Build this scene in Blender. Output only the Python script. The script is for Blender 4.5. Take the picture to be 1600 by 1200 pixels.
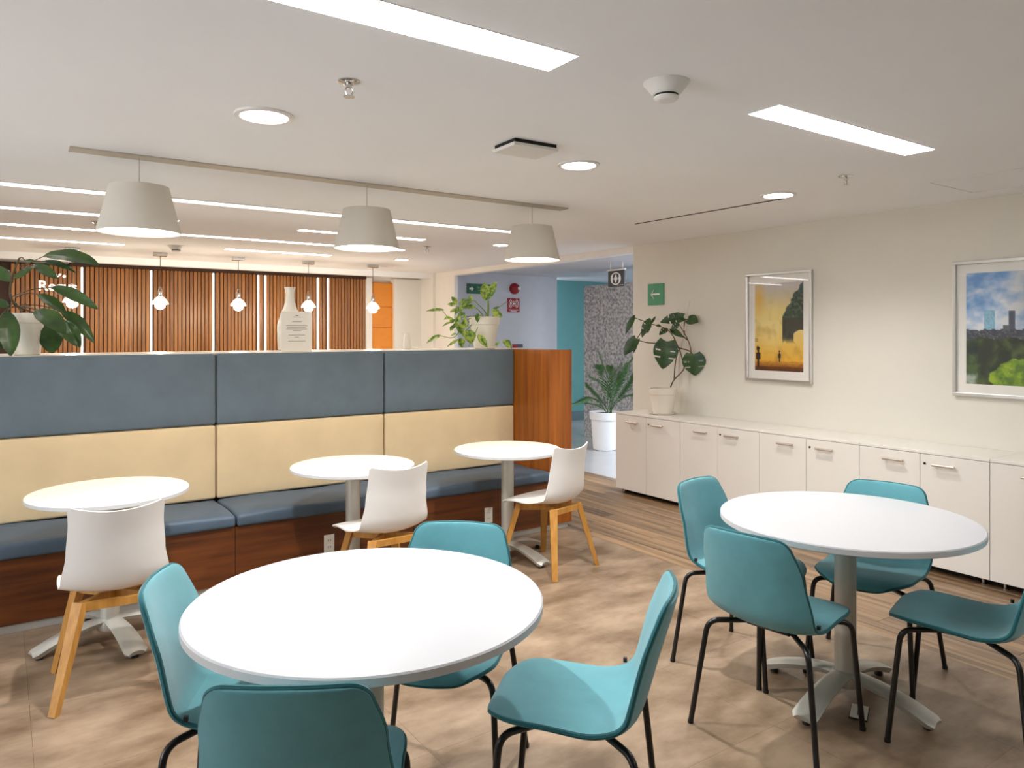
import bpy, bmesh, math, random
from mathutils import Vector, Matrix
random.seed(7)
for o in list(bpy.data.objects): bpy.data.objects.remove(o, do_unlink=True)
S = bpy.context.scene
COL = S.collection

# ------------------------------------------------------------------ camera
FPX, PX, PY, CH = 1155.0, 800.0, 521.0, 1.54
ANG = math.atan(FPX / 800.0)
FWD = Vector((math.cos(ANG), math.sin(ANG), 0)); RGT = Vector((math.sin(ANG), -math.cos(ANG), 0))
cd = bpy.data.cameras.new('camera'); cam = bpy.data.objects.new('camera', cd); COL.objects.link(cam)
cd.sensor_fit = 'HORIZONTAL'; cd.sensor_width = 36; cd.lens = 36 * FPX / 1600.0
cd.shift_y = -(600 - PY) / 1600.0; cd.clip_start = 0.05
cam.location = (0, 0, CH); cam.rotation_euler = (math.pi/2, 0, ANG - math.pi/2)
S.camera = cam
def at(u, v, D):                       # a point at depth D in the place (camera at the origin of x, y)
    return Vector((0, 0, CH)) + (FWD + RGT*((u-PX)/FPX) + Vector((0, 0, (PY-v)/FPX))) * D

# ------------------------------------------------------------------ world, exposure, light levels
w = bpy.data.worlds.new('world'); S.world = w; w.use_nodes = True
w.node_tree.nodes['Background'].inputs[0].default_value = (0.90, 0.95, 1.0, 1)
w.node_tree.nodes['Background'].inputs[1].default_value = 5
S.view_settings.view_transform = 'Standard'; S.view_settings.look = 'None'
S.view_settings.exposure = 0.58; S.view_settings.gamma = 1.0; S.view_settings.use_curve_mapping = False
E_PANEL, E_DOWN, W_DOWN, W_PEND, W_BULB, E_STRIP = 21.0, 16.0, 98.0, 8.5, 12.0, 15.0

ZC = 2.437          # ceiling
XW = 5.352          # right wall plane
YB = 4.573          # banquette base front
YBACK = 5.045       # banquette back cushion face
YS = 10.2           # slat wall

# ------------------------------------------------------------------ materials
def lin(c): return tuple((x/12.92 if x <= .04045 else ((x+.055)/1.055)**2.4) for x in c)
def rgb(r, g, b): return lin((r/255, g/255, b/255))
MATS = {}
def mat(name, col, rough=.5, metal=0, var=0.0, vscale=(6, 6, 6), bump=0.0, bscale=80, col2=None, rnd=0.0, coords='Position', emit=None, estr=0, spec=.5, sheen=0, trans=0, alpha=1, coat=0, detail=4, contrast=None, off=1):
    m = bpy.data.materials.new(name); m.use_nodes = True
    nt = m.node_tree; N = nt.nodes; L = nt.links; b = N['Principled BSDF']
    b.inputs['Base Color'].default_value = (*col, 1); b.inputs['Roughness'].default_value = rough
    b.inputs['Metallic'].default_value = metal; b.inputs['Specular IOR Level'].default_value = spec
    if sheen: b.inputs['Sheen Weight'].default_value = sheen
    if coat: b.inputs['Coat Weight'].default_value = coat; b.inputs['Coat Roughness'].default_value = .15
    if trans: b.inputs['Transmission Weight'].default_value = trans
    if alpha < 1: b.inputs['Alpha'].default_value = alpha
    if emit: b.inputs['Emission Color'].default_value = (*emit, 1); b.inputs['Emission Strength'].default_value = estr
    if var or col2 or bump:
        if coords == 'Position': src = N.new('ShaderNodeNewGeometry').outputs['Position']
        else: src = N.new('ShaderNodeTexCoord').outputs['Object']
        if rnd:
            oi = N.new('ShaderNodeObjectInfo'); mu = N.new('ShaderNodeVectorMath'); mu.operation = 'MULTIPLY_ADD'
            cb = N.new('ShaderNodeCombineXYZ'); L.new(oi.outputs['Random'], cb.inputs[0]); L.new(oi.outputs['Random'], cb.inputs[1]); L.new(oi.outputs['Random'], cb.inputs[2])
            L.new(cb.outputs[0], mu.inputs[0]); mu.inputs[1].default_value = (37*off, 53*off, 19*off); L.new(src, mu.inputs[2]); src = mu.outputs[0]
        mp = N.new('ShaderNodeMapping'); mp.inputs['Scale'].default_value = vscale; L.new(src, mp.inputs[0])
    if var or col2:
        n = N.new('ShaderNodeTexNoise'); n.inputs['Scale'].default_value = 1; n.inputs['Detail'].default_value = detail; n.inputs['Roughness'].default_value = .6
        L.new(mp.outputs[0], n.inputs['Vector'])
        r = N.new('ShaderNodeValToRGB'); L.new(n.outputs['Fac'], r.inputs[0])
        c2 = col2 or tuple(max(0, c*(1-var)) for c in col); c1 = col if col2 else tuple(min(1, c*(1+var)) for c in col)
        lo, hi = contrast or (.32, .68)
        r.color_ramp.elements[0].position = lo; r.color_ramp.elements[1].position = hi
        r.color_ramp.elements[0].color = (*c2, 1); r.color_ramp.elements[1].color = (*c1, 1)
        out = r.outputs[0]
        if rnd:
            hs = N.new('ShaderNodeHueSaturation'); ma = N.new('ShaderNodeMapRange'); L.new(oi.outputs['Random'], ma.inputs[0])
            ma.inputs[3].default_value = 1-rnd; ma.inputs[4].default_value = 1+rnd; L.new(ma.outputs[0], hs.inputs['Value']); L.new(out, hs.inputs['Color']); out = hs.outputs[0]
        L.new(out, b.inputs['Base Color'])
    if bump:
        n2 = N.new('ShaderNodeTexNoise'); n2.inputs['Scale'].default_value = bscale; n2.inputs['Detail'].default_value = 3
        L.new(src, n2.inputs['Vector']); bp = N.new('ShaderNodeBump'); bp.inputs['Strength'].default_value = bump; bp.inputs['Distance'].default_value = .01
        L.new(n2.outputs['Fac'], bp.inputs['Height']); L.new(bp.outputs[0], b.inputs['Normal'])
    MATS[name] = m
    return m
def printmat(name, rough=.5):
    m = bpy.data.materials.new(name); m.use_nodes = True; N = m.node_tree.nodes
    a = N.new('ShaderNodeVertexColor'); a.layer_name = 'print'
    m.node_tree.links.new(a.outputs[0], N['Principled BSDF'].inputs['Base Color']); N['Principled BSDF'].inputs['Roughness'].default_value = rough
    return m
M = MATS
mat('ceiling_paint', rgb(240, 241, 243), .9, var=.015, vscale=(.8, .8, .8))
mat('wall_paint', rgb(216, 211, 199), .85, var=.02, vscale=(1, 1, 1), bump=.03, bscale=300)
mat('wall_white', rgb(232, 230, 226), .8, var=.01)
mat('wall_grey', rgb(205, 207, 214), .7, var=.02)
mat('wall_teal', rgb(92, 150, 148), .4, var=.03)
mat('skirting_grey', rgb(90, 115, 118), .5, var=.03)
mat('granite', rgb(196, 197, 202), .45, col2=rgb(112, 112, 118), vscale=(26, 26, 26), contrast=(.36, .64), detail=6)
mat('tile', rgb(164, 141, 118), .40, col2=rgb(108, 86, 64), vscale=(2.4, 4.2, 2), rnd=.03, off=0, bump=.02, bscale=60, detail=8, contrast=(.36, .64))
mat('plank', rgb(162, 130, 96), .34, col2=rgb(92, 71, 51), vscale=(22, .8, 5), rnd=.15, detail=3, contrast=(.34, .66))
mat('corridor_floor', rgb(160, 162, 165), .18, var=.08, vscale=(.7, .7, .7))
mat('slab', rgb(80, 65, 52), .8, var=.05)
mat('slate_fabric', rgb(94, 106, 114), .75, var=.07, vscale=(5, 5, 5), bump=.10, bscale=14, sheen=.12, spec=.3)
mat('seat_vinyl', rgb(74, 91, 108), .48, var=.10, vscale=(6, 6, 6), bump=.22, bscale=9, spec=.45)
mat('beige_fabric', rgb(206, 182, 144), .8, var=.05, vscale=(4, 4, 4), bump=.08, bscale=12, sheen=.1, spec=.3)
mat('walnut', rgb(116, 62, 24), .38, col2=rgb(68, 32, 10), vscale=(1.6, 1.6, 22), detail=5, contrast=(.3, .7))
mat('walnut_vertical_lit', rgb(170, 96, 26), .36, col2=rgb(122, 62, 12), vscale=(20, 20, 1.1), detail=5, contrast=(.3, .7))  # same walnut as the base, painted lighter where light strikes the end block
mat('slat_wood', rgb(168, 112, 58), .35, col2=rgb(118, 72, 34), vscale=(30, 30, 1.2), rnd=.16, detail=4)
mat('slat_backing', rgb(52, 26, 12), .7, var=.1)
mat('orange_laminate', rgb(226, 140, 22), .4, var=.04, vscale=(3, 3, 9))
mat('stone_top', rgb(236, 224, 205), .25, var=.02)
mat('table_white', rgb(190, 190, 193), .30, var=.005, spec=.4)
mat('table_edge', rgb(196, 197, 199), .4, var=.01)
mat('table_warm_lit', rgb(242, 236, 220), .35, var=.005)  # small tabletops, the warm pendant light tinted into their colour
mat('silver_paint', rgb(190, 187, 178), .42, metal=.35, var=.02)
mat('kick_silver', rgb(185, 183, 178), .4, metal=.5, var=.03)
mat('teal_fabric', rgb(92, 153, 162), .8, var=.07, vscale=(9, 9, 9), bump=.12, bscale=420, sheen=.35, spec=.2, coords='Object')
mat('teal_piping', rgb(38, 98, 104), .8, var=.05, sheen=.2, spec=.2)
mat('black_metal', rgb(14, 14, 15), .32, var=.05)
mat('black_plastic', rgb(20, 20, 21), .5, var=.05)
mat('white_plastic', rgb(226, 223, 220), .38, var=.01)
mat('beech', rgb(192, 140, 66), .5, col2=rgb(168, 114, 44), vscale=(40, 40, 3), coords='Object')
mat('cabinet_white', rgb(226, 221, 213), .30, var=.008)
mat('dark_gap', rgb(24, 22, 20), .8, var=.05)
mat('handle_metal', rgb(205, 192, 180), .35, metal=.6, var=.03)
mat('chrome', rgb(205, 203, 200), .18, metal=1, var=.02)
mat('frame_silver', rgb(205, 203, 199), .28, metal=.75, var=.03)
mat('mat_board', rgb(232, 228, 220), .8, var=.008)
mat('shade_grey', rgb(205, 197, 184), .75, var=.02, bump=.04, bscale=300)
mat('shade_inner', rgb(250, 246, 236), .7, emit=(1, .93, .82), estr=5.5)
mat('hatch_line', rgb(218, 214, 210), .9, var=.01)
mat('track_beige', rgb(190, 180, 165), .6, var=.02)
mat('panel_light', (.9, .9, .9), .5, emit=(.97, .985, 1), estr=E_PANEL)
mat('down_light', (.9, .9, .9), .5, emit=(1, .97, .92), estr=E_DOWN)
mat('strip_light', (.9, .9, .9), .5, emit=(.95, .97, 1), estr=E_STRIP)
mat('cove_light', (.9, .9, .9), .5, emit=(1, .97, .93), estr=3.0)
mat('led_strip', (.9, .85, .8), .5, emit=(1, .88, .72), estr=1.7)
mat('bulb_glow', (.9, .9, .9), .4, emit=(1, .86, .62), estr=22)
mat('milk_glass', rgb(235, 232, 226), .3, emit=(1, .9, .75), estr=.35)
mat('corridor_fill_light', (.9, .9, .9), .5, emit=(.90, .95, 1), estr=20)  # glow of the two added, unseen corridor panels
mat('pot_white', rgb(233, 226, 212), .5, var=.015)
mat('pot_cool', rgb(232, 235, 240), .45, var=.01)
mat('soil', rgb(38, 28, 22), .95, var=.3, vscale=(60, 60, 60), bump=.5, bscale=90)
mat('leaf_dark', rgb(58, 90, 28), .32, col2=rgb(28, 56, 22), vscale=(9, 9, 9), coat=.25)
mat('leaf_variegated', rgb(178, 194, 84), .4, col2=rgb(70, 112, 34), vscale=(26, 26, 26), contrast=(.42, .58))
mat('leaf_monstera', rgb(62, 94, 44), .35, col2=rgb(30, 62, 34), vscale=(10, 10, 10), coat=.2)
mat('leaf_palm', rgb(74, 118, 66), .45, col2=rgb(30, 72, 38), vscale=(14, 14, 14))
mat('stem_brown', rgb(92, 74, 44), .6, var=.2, vscale=(40, 40, 40))
mat('stem_green', rgb(120, 142, 62), .5, var=.15, vscale=(30, 30, 30))
mat('stake_white', rgb(222, 216, 205), .5, var=.02)
mat('ceramic_white', rgb(236, 228, 214), .3, var=.01)
mat('sign_green', rgb(14, 128, 84), .4, var=.02)
mat('sign_green_dark', rgb(6, 92, 58), .4, var=.02)
mat('sign_text_green', rgb(90, 160, 120), .5, var=.02)
mat('sign_white', rgb(240, 240, 236), .5, var=.005)
mat('sign_red', rgb(165, 22, 34), .4, var=.03)
mat('alarm_red', rgb(150, 14, 24), .3, var=.03)
mat('sign_charcoal', rgb(70, 73, 78), .4, var=.03)
mat('lettering_white', rgb(245, 240, 232), .5, emit=(1, .95, .88), estr=.35)
mat('paper', rgb(240, 233, 220), .7, var=.006)
mat('ink', rgb(150, 132, 112), .7, var=.05)
mat('ink_dark', rgb(96, 84, 72), .7, var=.05)
mat('outlet_plastic', rgb(228, 222, 210), .45, var=.01)
mat('detector_white', rgb(226, 224, 220), .4, var=.01)
mat('vase_dark', rgb(40, 30, 24), .6, var=.05)
g = mat('picture_glass', (1, 1, 1), .02, spec=.5)
nt = g.node_tree; tr = nt.nodes.new('ShaderNodeBsdfTransparent'); gl = nt.nodes.new('ShaderNodeBsdfGlossy'); gl.inputs['Roughness'].default_value = .02
lw = nt.nodes.new('ShaderNodeLayerWeight'); lw.inputs[0].default_value = .5; pw_ = nt.nodes.new('ShaderNodeMath'); pw_.operation = 'POWER'; pw_.inputs[1].default_value = 5; nt.links.new(lw.outputs['Facing'], pw_.inputs[0])
fr = nt.nodes.new('ShaderNodeMath'); fr.operation = 'MULTIPLY_ADD'; fr.inputs[1].default_value = .96; fr.inputs[2].default_value = .03; nt.links.new(pw_.outputs[0], fr.inputs[0]); mx = nt.nodes.new('ShaderNodeMixShader')
nt.links.new(fr.outputs[0], mx.inputs[0]); nt.links.new(tr.outputs[0], mx.inputs[1]); nt.links.new(gl.outputs[0], mx.inputs[2])
nt.links.new(mx.outputs[0], nt.nodes['Material Output'].inputs[0])
M['print'] = printmat('print')

# ------------------------------------------------------------------ mesh helpers
def mesh_from(name, vs, fs, smooth=False):
    me = bpy.data.meshes.new(name); me.from_pydata([tuple(v) for v in vs], [], fs); me.validate(); me.update()
    bm = bmesh.new(); bm.from_mesh(me); bmesh.ops.recalc_face_normals(bm, faces=bm.faces); bm.to_mesh(me); bm.free()
    if smooth:
        me.polygons.foreach_set('use_smooth', [True]*len(me.polygons))
        try: me.set_sharp_from_angle(angle=math.radians(smooth if smooth is not True else 45))
        except Exception: pass
    return me
class MB:
    def __init__(s): s.v = []; s.f = []
    def add(s, vs, fs):
        k = len(s.v); s.v += [Vector(v) for v in vs]; s.f += [[i+k for i in f] for f in fs]; return s
    def box(s, x0, x1, y0, y1, z0, z1, bev=0, seg=2):
        bm = bmesh.new(); bmesh.ops.create_cube(bm, size=1)
        for v in bm.verts: v.co = Vector(((x0+x1)/2+v.co.x*(x1-x0), (y0+y1)/2+v.co.y*(y1-y0), (z0+z1)/2+v.co.z*(z1-z0)))
        if bev: bmesh.ops.bevel(bm, geom=list(bm.edges), offset=bev, segments=seg, profile=.5, affect='EDGES')
        bm.verts.index_update()
        s.add([v.co.copy() for v in bm.verts], [[v.index for v in f.verts] for f in bm.faces]); bm.free(); return s
    def lathe(s, prof, n=32, c=(0, 0, 0), cap=True, axis='z'):
        c = Vector(c); vs = []
        for r, z in prof:
            for k in range(n):
                a = 2*math.pi*k/n
                p = Vector((r*math.cos(a), r*math.sin(a), z))
                if axis == 'x': p = Vector((p.z, p.x, p.y))
                if axis == 'y': p = Vector((p.x, p.z, p.y))
                vs.append(c+p)
        fs = [[i*n+k, i*n+(k+1) % n, (i+1)*n+(k+1) % n, (i+1)*n+k] for i in range(len(prof)-1) for k in range(n)]
        if cap: fs += [list(range(n)), list(range((len(prof)-1)*n, len(prof)*n))]
        return s.add(vs, fs)
    def tube(s, pts, r, n=8, taper=None):
        pts = [Vector(p) for p in pts]; vs = []; up = None
        for i, p in enumerate(pts):
            t = (pts[min(i+1, len(pts)-1)]-pts[max(i-1, 0)]).normalized()
            if up is None: up = t.orthogonal().normalized()
            up = (up - t*up.dot(t));
            up = up.normalized() if up.length > 1e-6 else t.orthogonal().normalized()
            b = t.cross(up); rr = r if taper is None else r+(taper-r)*i/(len(pts)-1)
            vs += [p+(up*math.cos(2*math.pi*k/n)+b*math.sin(2*math.pi*k/n))*rr for k in range(n)]
        m = len(pts)
        fs = [[i*n+k, i*n+(k+1) % n, (i+1)*n+(k+1) % n, (i+1)*n+k] for i in range(m-1) for k in range(n)]
        return s.add(vs, fs+[list(range(n)), list(range((m-1)*n, m*n))])
    def bar(s, p0, p1, w0, w1, h0=None, h1=None, up=(0, 0, 1)):
        p0 = Vector(p0); p1 = Vector(p1); t = (p1-p0).normalized(); up = Vector(up)
        a = t.cross(up); a = a.normalized() if a.length > 1e-5 else t.orthogonal().normalized(); b = a.cross(t).normalized()
        h0 = h0 or w0; h1 = h1 or w1; vs = []
        for p, ww, hh in ((p0, w0, h0), (p1, w1, h1)):
            for i, j in ((-1, -1), (1, -1), (1, 1), (-1, 1)): vs.append(p+a*i*ww/2+b*j*hh/2)
        return s.add(vs, [[0, 1, 2, 3], [4, 5, 6, 7], [0, 1, 5, 4], [1, 2, 6, 5], [2, 3, 7, 6], [3, 0, 4, 7]])
    def prism(s, poly, fn, t0, t1):      # polygon (a,b) extruded from t0 to t1; fn(a,b,t)->point
        n = len(poly)
        vs = [fn(a, b, t0) for a, b in poly]+[fn(a, b, t1) for a, b in poly]
        return s.add(vs, [list(range(n)), list(range(n, 2*n))]+[[i, (i+1) % n, n+(i+1) % n, n+i] for i in range(n)])
    def surf(s, fn, nu, nv, thick, skip=None):    # fn(i/nu, j/nv)->point ; two skins and a rim
        P = [[fn(i/nu, j/nv) for j in range(nv+1)] for i in range(nu+1)]
        A = []; B = []
        for i in range(nu+1):
            for j in range(nv+1):
                du = P[min(i+1, nu)][j]-P[max(i-1, 0)][j]; dv = P[i][min(j+1, nv)]-P[i][max(j-1, 0)]
                n = du.cross(dv); n = n.normalized() if n.length > 1e-9 else Vector((0, 0, 1))
                th = thick(i/nu, j/nv) if callable(thick) else thick
                A.append(P[i][j]+n*th/2); B.append(P[i][j]-n*th/2)
        K = (nu+1)*(nv+1); q = lambda i, j: i*(nv+1)+j; fs = []
        on = lambda i, j: 0 <= i < nu and 0 <= j < nv and not (skip and skip(i, j))
        for i in range(nu):
            for j in range(nv):
                if not on(i, j): continue
                a, b, c, d = q(i, j), q(i+1, j), q(i+1, j+1), q(i, j+1)
                fs += [[a, b, c, d], [K+a, K+d, K+c, K+b]]
                for (x, y, ni, nj) in ((a, b, i, j-1), (b, c, i+1, j), (c, d, i, j+1), (d, a, i-1, j)):
                    if not on(ni, nj): fs.append([x, y, K+y, K+x])
        return s.add(A+B, fs)
    def mesh(s, name, smooth=False): return mesh_from(name, s.v, s.f, smooth)
def obj(name, me, material, parent=None, loc=(0, 0, 0), rz=0, smooth=False, label=None):
    if isinstance(me, MB): me = me.mesh(name, smooth)
    if not me.materials: me.materials.append(M[material] if isinstance(material, str) else material)
    o = bpy.data.objects.new(name, me); COL.objects.link(o)
    o.location = loc; o.rotation_euler = (0, 0, rz); o.parent = parent
    if label: o['label'] = label
    return o
def tag(o, label, cat, group=None):
    o['label'] = label; o['category'] = cat
    if group: o['group'] = group
    return o
def thing(name, label, cat, loc=(0, 0, 0), rz=0, group=None):
    o = bpy.data.objects.new(name, None); COL.objects.link(o); o.location = loc; o.rotation_euler = (0, 0, rz); o.empty_display_size = .1
    return tag(o, label, cat, group)
def struct(name, mb, material, label=None, smooth=False):
    o = obj(name, mb, material, smooth=smooth); o['kind'] = 'structure'; o['label'] = label or name.replace('_', ' '); return o
def catmull(pts, n):
    pts = [Vector(p) for p in pts]; P = [pts[0]*2-pts[1]]+pts+[pts[-1]*2-pts[-2]]; out = []; m = len(pts)-1
    for k in range(n+1):
        x = k/n*m; i = min(int(x), m-1); t = x-i; a, b, c, d = P[i:i+4]
        out.append(.5*((2*b)+(c-a)*t+(2*a-5*b+4*c-d)*t*t+(3*b-a-3*c+d)*t**3))
    return out
def text_mesh(txt, size, depth=.004):
    c = bpy.data.curves.new('lettering', 'FONT'); c.body = txt; c.size = size; c.extrude = depth/2; c.align_x = 'CENTER'; c.resolution_u = 3; c.offset = size*.018
    o = bpy.data.objects.new('lettering_tmp', c); COL.objects.link(o); bpy.context.view_layer.update()
    me = bpy.data.meshes.new_from_object(o.evaluated_get(bpy.context.evaluated_depsgraph_get()))
    bpy.data.objects.remove(o); bpy.data.curves.remove(c); return me
def spot(name, loc, watts, col, parent, ang=140, blend=.7, rad=.035):
    l = bpy.data.lights.new(name, 'SPOT'); l.energy = watts; l.color = col; l.spot_size = math.radians(ang); l.spot_blend = blend; l.shadow_soft_size = rad
    o = bpy.data.objects.new(name, l); COL.objects.link(o); o.location = loc; o.parent = parent; return o

# ------------------------------------------------------------------ the setting
X0, Y0 = -2.6, -2.6
struct('floor', MB().box(X0, XW+.02, Y0, YS+.3, -.06, -.006), 'slab', 'floor of mottled brown stone-look tiles with a band of wood planks')
FLOOR = bpy.data.objects['floor']
PLX = 3.70
tw = .6
tile_me = MB().box(.0004, tw-.0004, .0004, tw-.0004, -.006, 0).mesh('tile')
nx = int((PLX-X0)/tw)+1
for i in range(nx):
    for j in range(int((4.8-Y0)/tw)+1):
        x = PLX-(i+1)*tw; y = 4.8-(j+1)*tw
        if x < X0-.3 or y < -.7 or x < -1.6: continue
        obj('tile', tile_me, 'tile', FLOOR, (x, y, 0))
b = MB().box(X0, PLX, Y0, -.6, -.006, 0); obj('tile_field', b, 'tile', FLOOR)
b = MB().box(X0, -2.3+.6*1.0-.0, -.6, 4.8, -.006, 0); obj('tile_field', b, 'tile', FLOOR)
b = MB().box(X0, PLX, 4.8, YS+.3, -.006, 0); obj('tile_field', b, 'tile', FLOOR)
pw, pl = .152, 1.22
plank_me = MB().box(.0007, pw-.0007, .0007, pl-.0007, -.006, 0, .0006, 1).mesh('plank')
for i in range(11):
    off = random.random()*pl
    for j in range(-1, 7):
        y = .6+j*pl-off+.5
        obj('plank', plank_me, 'plank', FLOOR, (PLX+i*pw, y, 0))
obj('plank_field', MB().box(PLX, XW, 7.9, YS+.2, -.0061, -.0005), 'plank', FLOOR)
obj('plank_field', MB().box(PLX, XW, Y0, -1.0, -.0061, -.0005), 'plank', FLOOR)
struct('floor_corridor', MB().box(XW+.02, 10.2, 3.5, 11.4, -.06, 0), 'corridor_floor', 'polished grey corridor floor')
struct('ceiling', MB().box(X0, XW+.12, Y0, YS+.4, ZC, ZC+.1), 'ceiling_paint', 'flat pale warm grey ceiling')
struct('wall_right', MB().box(XW, XW+.12, Y0, 5.54, 0, ZC), 'wall_paint', 'cream painted wall behind the white cabinets')
WY = 1.7
wl = MB().box(X0-.12, X0, Y0, WY, 0, ZC).box(X0-.12, X0, 4.4, YS+.4, 0, ZC).box(X0-.12, X0, WY, 4.4, 0, .35).box(X0-.12, X0, WY, 4.4, 2.3, ZC)
for k in range(1, 3): wl.box(X0-.12, X0, WY+k*.9-.05, WY+k*.9+.05, .35, 2.3)
struct('wall_left', wl, 'wall_paint', 'cream side wall with three windows added for soft light')
for k in range(3):
    wy0, wy1 = WY+k*.9+(.05 if k else 0), WY+(k+1)*.9-(.05 if k < 2 else 0)
    f = MB()
    for bx in ((wy0, wy1, .35, .40), (wy0, wy1, 2.25, 2.3), (wy0, wy0+.05, .40, 2.25), (wy1-.05, wy1, .40, 2.25)): f.box(X0-.09, X0-.03, *bx)
    wo = struct('added_window_%d' % (k+1), f, 'wall_white', 'tall glazed opening added to the side wall for soft light')  # windows added out of view to let soft light into the room
    obj('pane', MB().box(X0-.062, X0-.058, wy0+.05, wy1-.05, .40, 2.25), 'picture_glass', wo)
struct('wall_back', MB().box(X0, XW, Y0-.12, Y0, 0, ZC), 'wall_paint', 'cream wall behind the viewer')
struct('trim_1', MB().box(XW, XW+.12, 5.54, 9.18, 2.372, ZC), 'wall_white', 'white beam over the corridor opening')
struct('wall_pilaster', MB().box(XW, XW+.06, 9.18, YS+.3, 0, ZC).box(XW-.05, XW, 9.72, YS, 0, ZC), 'wall_white', 'white pilaster beside the corridor opening')
struct('wall_far', MB().box(X0, XW+.1, YS+.06, YS+.16, 0, ZC), 'wall_white', 'far wall behind the wood slats')
struct('trim_2', MB().box(X0, XW, 9.78, 9.9, 2.36, ZC), 'ceiling_paint', 'cream bulkhead along the far ceiling')
# corridor
struct('wall_corridor_grey', MB().box(XW+.06, 7.55, 9.6, 9.72, 0, 2.47), 'wall_grey', 'grey corridor wall carrying red alarm')
struct('wall_corridor_teal', MB().box(7.4, 10.2, 10.15, 10.27, 0, 2.5), 'wall_teal', 'teal wall at the end of the corridor')
struct('baseboard_corridor', MB().box(7.4, 10.2, 10.13, 10.15, 0, .16, .003, 1), 'skirting_grey', 'dark grey skirting below the teal wall')
struct('wall_corridor_end', MB().box(10.2, 10.3, 3.5, 10.3, 0, 2.5), 'wall_grey', 'grey end wall of the corridor')
struct('wall_corridor_near', MB().box(XW+.12, 10.3, 3.4, 3.5, 0, 2.5), 'wall_grey', 'grey near wall of the corridor')
struct('ceiling_corridor', MB().box(XW+.12, 10.3, 3.4, 10.4, 2.47, 2.55), 'wall_grey', 'grey corridor ceiling')
struct('wall_granite', MB().box(7.2, 7.5, 7.2, 8.5, 0, 2.25, .004, 1), 'granite', 'speckled grey granite slab standing in the corridor')
# thin slot and access hatch in the ceiling
struct('trim_3', MB().box(4.27, 4.282, 3.0, 4.4, ZC-.004, ZC), 'dark_gap', 'thin dark slot in the ceiling near the right wall')
h = struct('trim_4', MB().box(4.55, 4.553, 1.55, 2.2, ZC-.002, ZC).box(4.55, 5.1, 2.197, 2.2, ZC-.002, ZC).box(5.097, 5.1, 1.55, 2.2, ZC-.002, ZC), 'hatch_line', 'faint outline of a ceiling access hatch')

# ------------------------------------------------------------------ slat wall with lettering
def fx(u, y):
    t = (u-PX)/FPX; return y*(FWD.x+RGT.x*t)/(FWD.y+RGT.y*t)
sw = thing('slat_wall', 'tall wood slat wall with upright light strips behind the banquette', 'slat wall', (0, YS, 0))
xl, xr = fx(20, YS), fx(570, YS)
obj('backing', MB().box(xl-.9, xr, 0, .05, 0, 2.36), 'slat_backing', sw)
obj('top_rail', MB().box(xl+.55, xr, -.06, .0, 2.34, 2.40, .002, 1), 'slat_backing', sw)
leds = [fx(u, YS) for u in (128, 236, 333, 403, 414, 496, 512)]
slat_me = MB().box(-.019, .019, -.03, 0, 0, 2.34, .006, 2).mesh('slat')
k = 0; x = xl
while x < xr-.015:
    if all(abs(x-l) > .031 for l in leds): obj('slat', slat_me, 'slat_wood', sw, (x, 0, 0))
    x += .0465
led_me = MB().box(-.011, .011, -.022, 0, 0, 2.33, .004, 1).mesh('light_strip')
for l in leds: obj('light_strip', led_me, 'led_strip', sw, (l, 0, 0), label='glowing upright light strip')
def text_on(name, txt, size, loc, rotz, material, parent=None, depth=.006):
    me = text_mesh(txt, size, depth); me.transform(Matrix.Rotation(math.pi/2, 4, 'X')); me.materials.clear()
    return obj(name, me, material, parent, loc, rotz)
xc = (fx(60, YS)+fx(119, YS))/2
let = thing('wall_lettering', 'white raised lettering with small dotted emblem on the slat wall', 'sign', (xc, YS-.045, 2.04))
text_on('letters', 'Regus', .165, (0, 0, 0), 0, 'lettering_white', let, .02)
for i, (dx, dz, r) in enumerate(((-.06, .165, .016), (-.02, .185, .011), (.02, .19, .013), (.065, .172, .018))):
    obj('emblem_dot', MB().lathe([(r, -.008), (r, .008)], 12, (dx, 0, dz), axis='y'), 'lettering_white', let)
obj('emblem_stroke', MB().bar((-.07, 0, .20), (.0, 0, .165), .014, .014).bar((.0, 0, .165), (.035, 0, .20), .014, .014), 'lettering_white', let)
# orange cabinet and white jambs beside the slats
oc = thing('tall_cabinet', 'tall orange laminate cabinet beside the wood slat wall', 'cabinet', (fx(596, YS), YS-.02, 0))
x0, x1 = fx(579, YS), fx(612, YS); wd = (x1-x0)
obj('body', MB().box(-wd/2, wd/2, .005, .07, 0, 2.3), 'orange_laminate', oc)
for z0, z1 in ((0, 1.62), (1.63, 1.93), (1.94, 2.29)): obj('door', MB().box(-wd/2+.004, wd/2-.004, -.015, .005, z0+.003, z1-.003, .002, 1), 'orange_laminate', oc)
struct('trim_5', MB().box(fx(570, YS), fx(579, YS), YS-.06, YS+.06, 0, 2.36, .003, 1), 'wall_white', 'white upright jamb left of the orange cabinet')
struct('trim_6', MB().box(fx(612, YS), XW, YS-.10, YS+.06, 0, 2.36, .003, 1), 'wall_white', 'white upright panel right of the orange cabinet')

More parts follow.
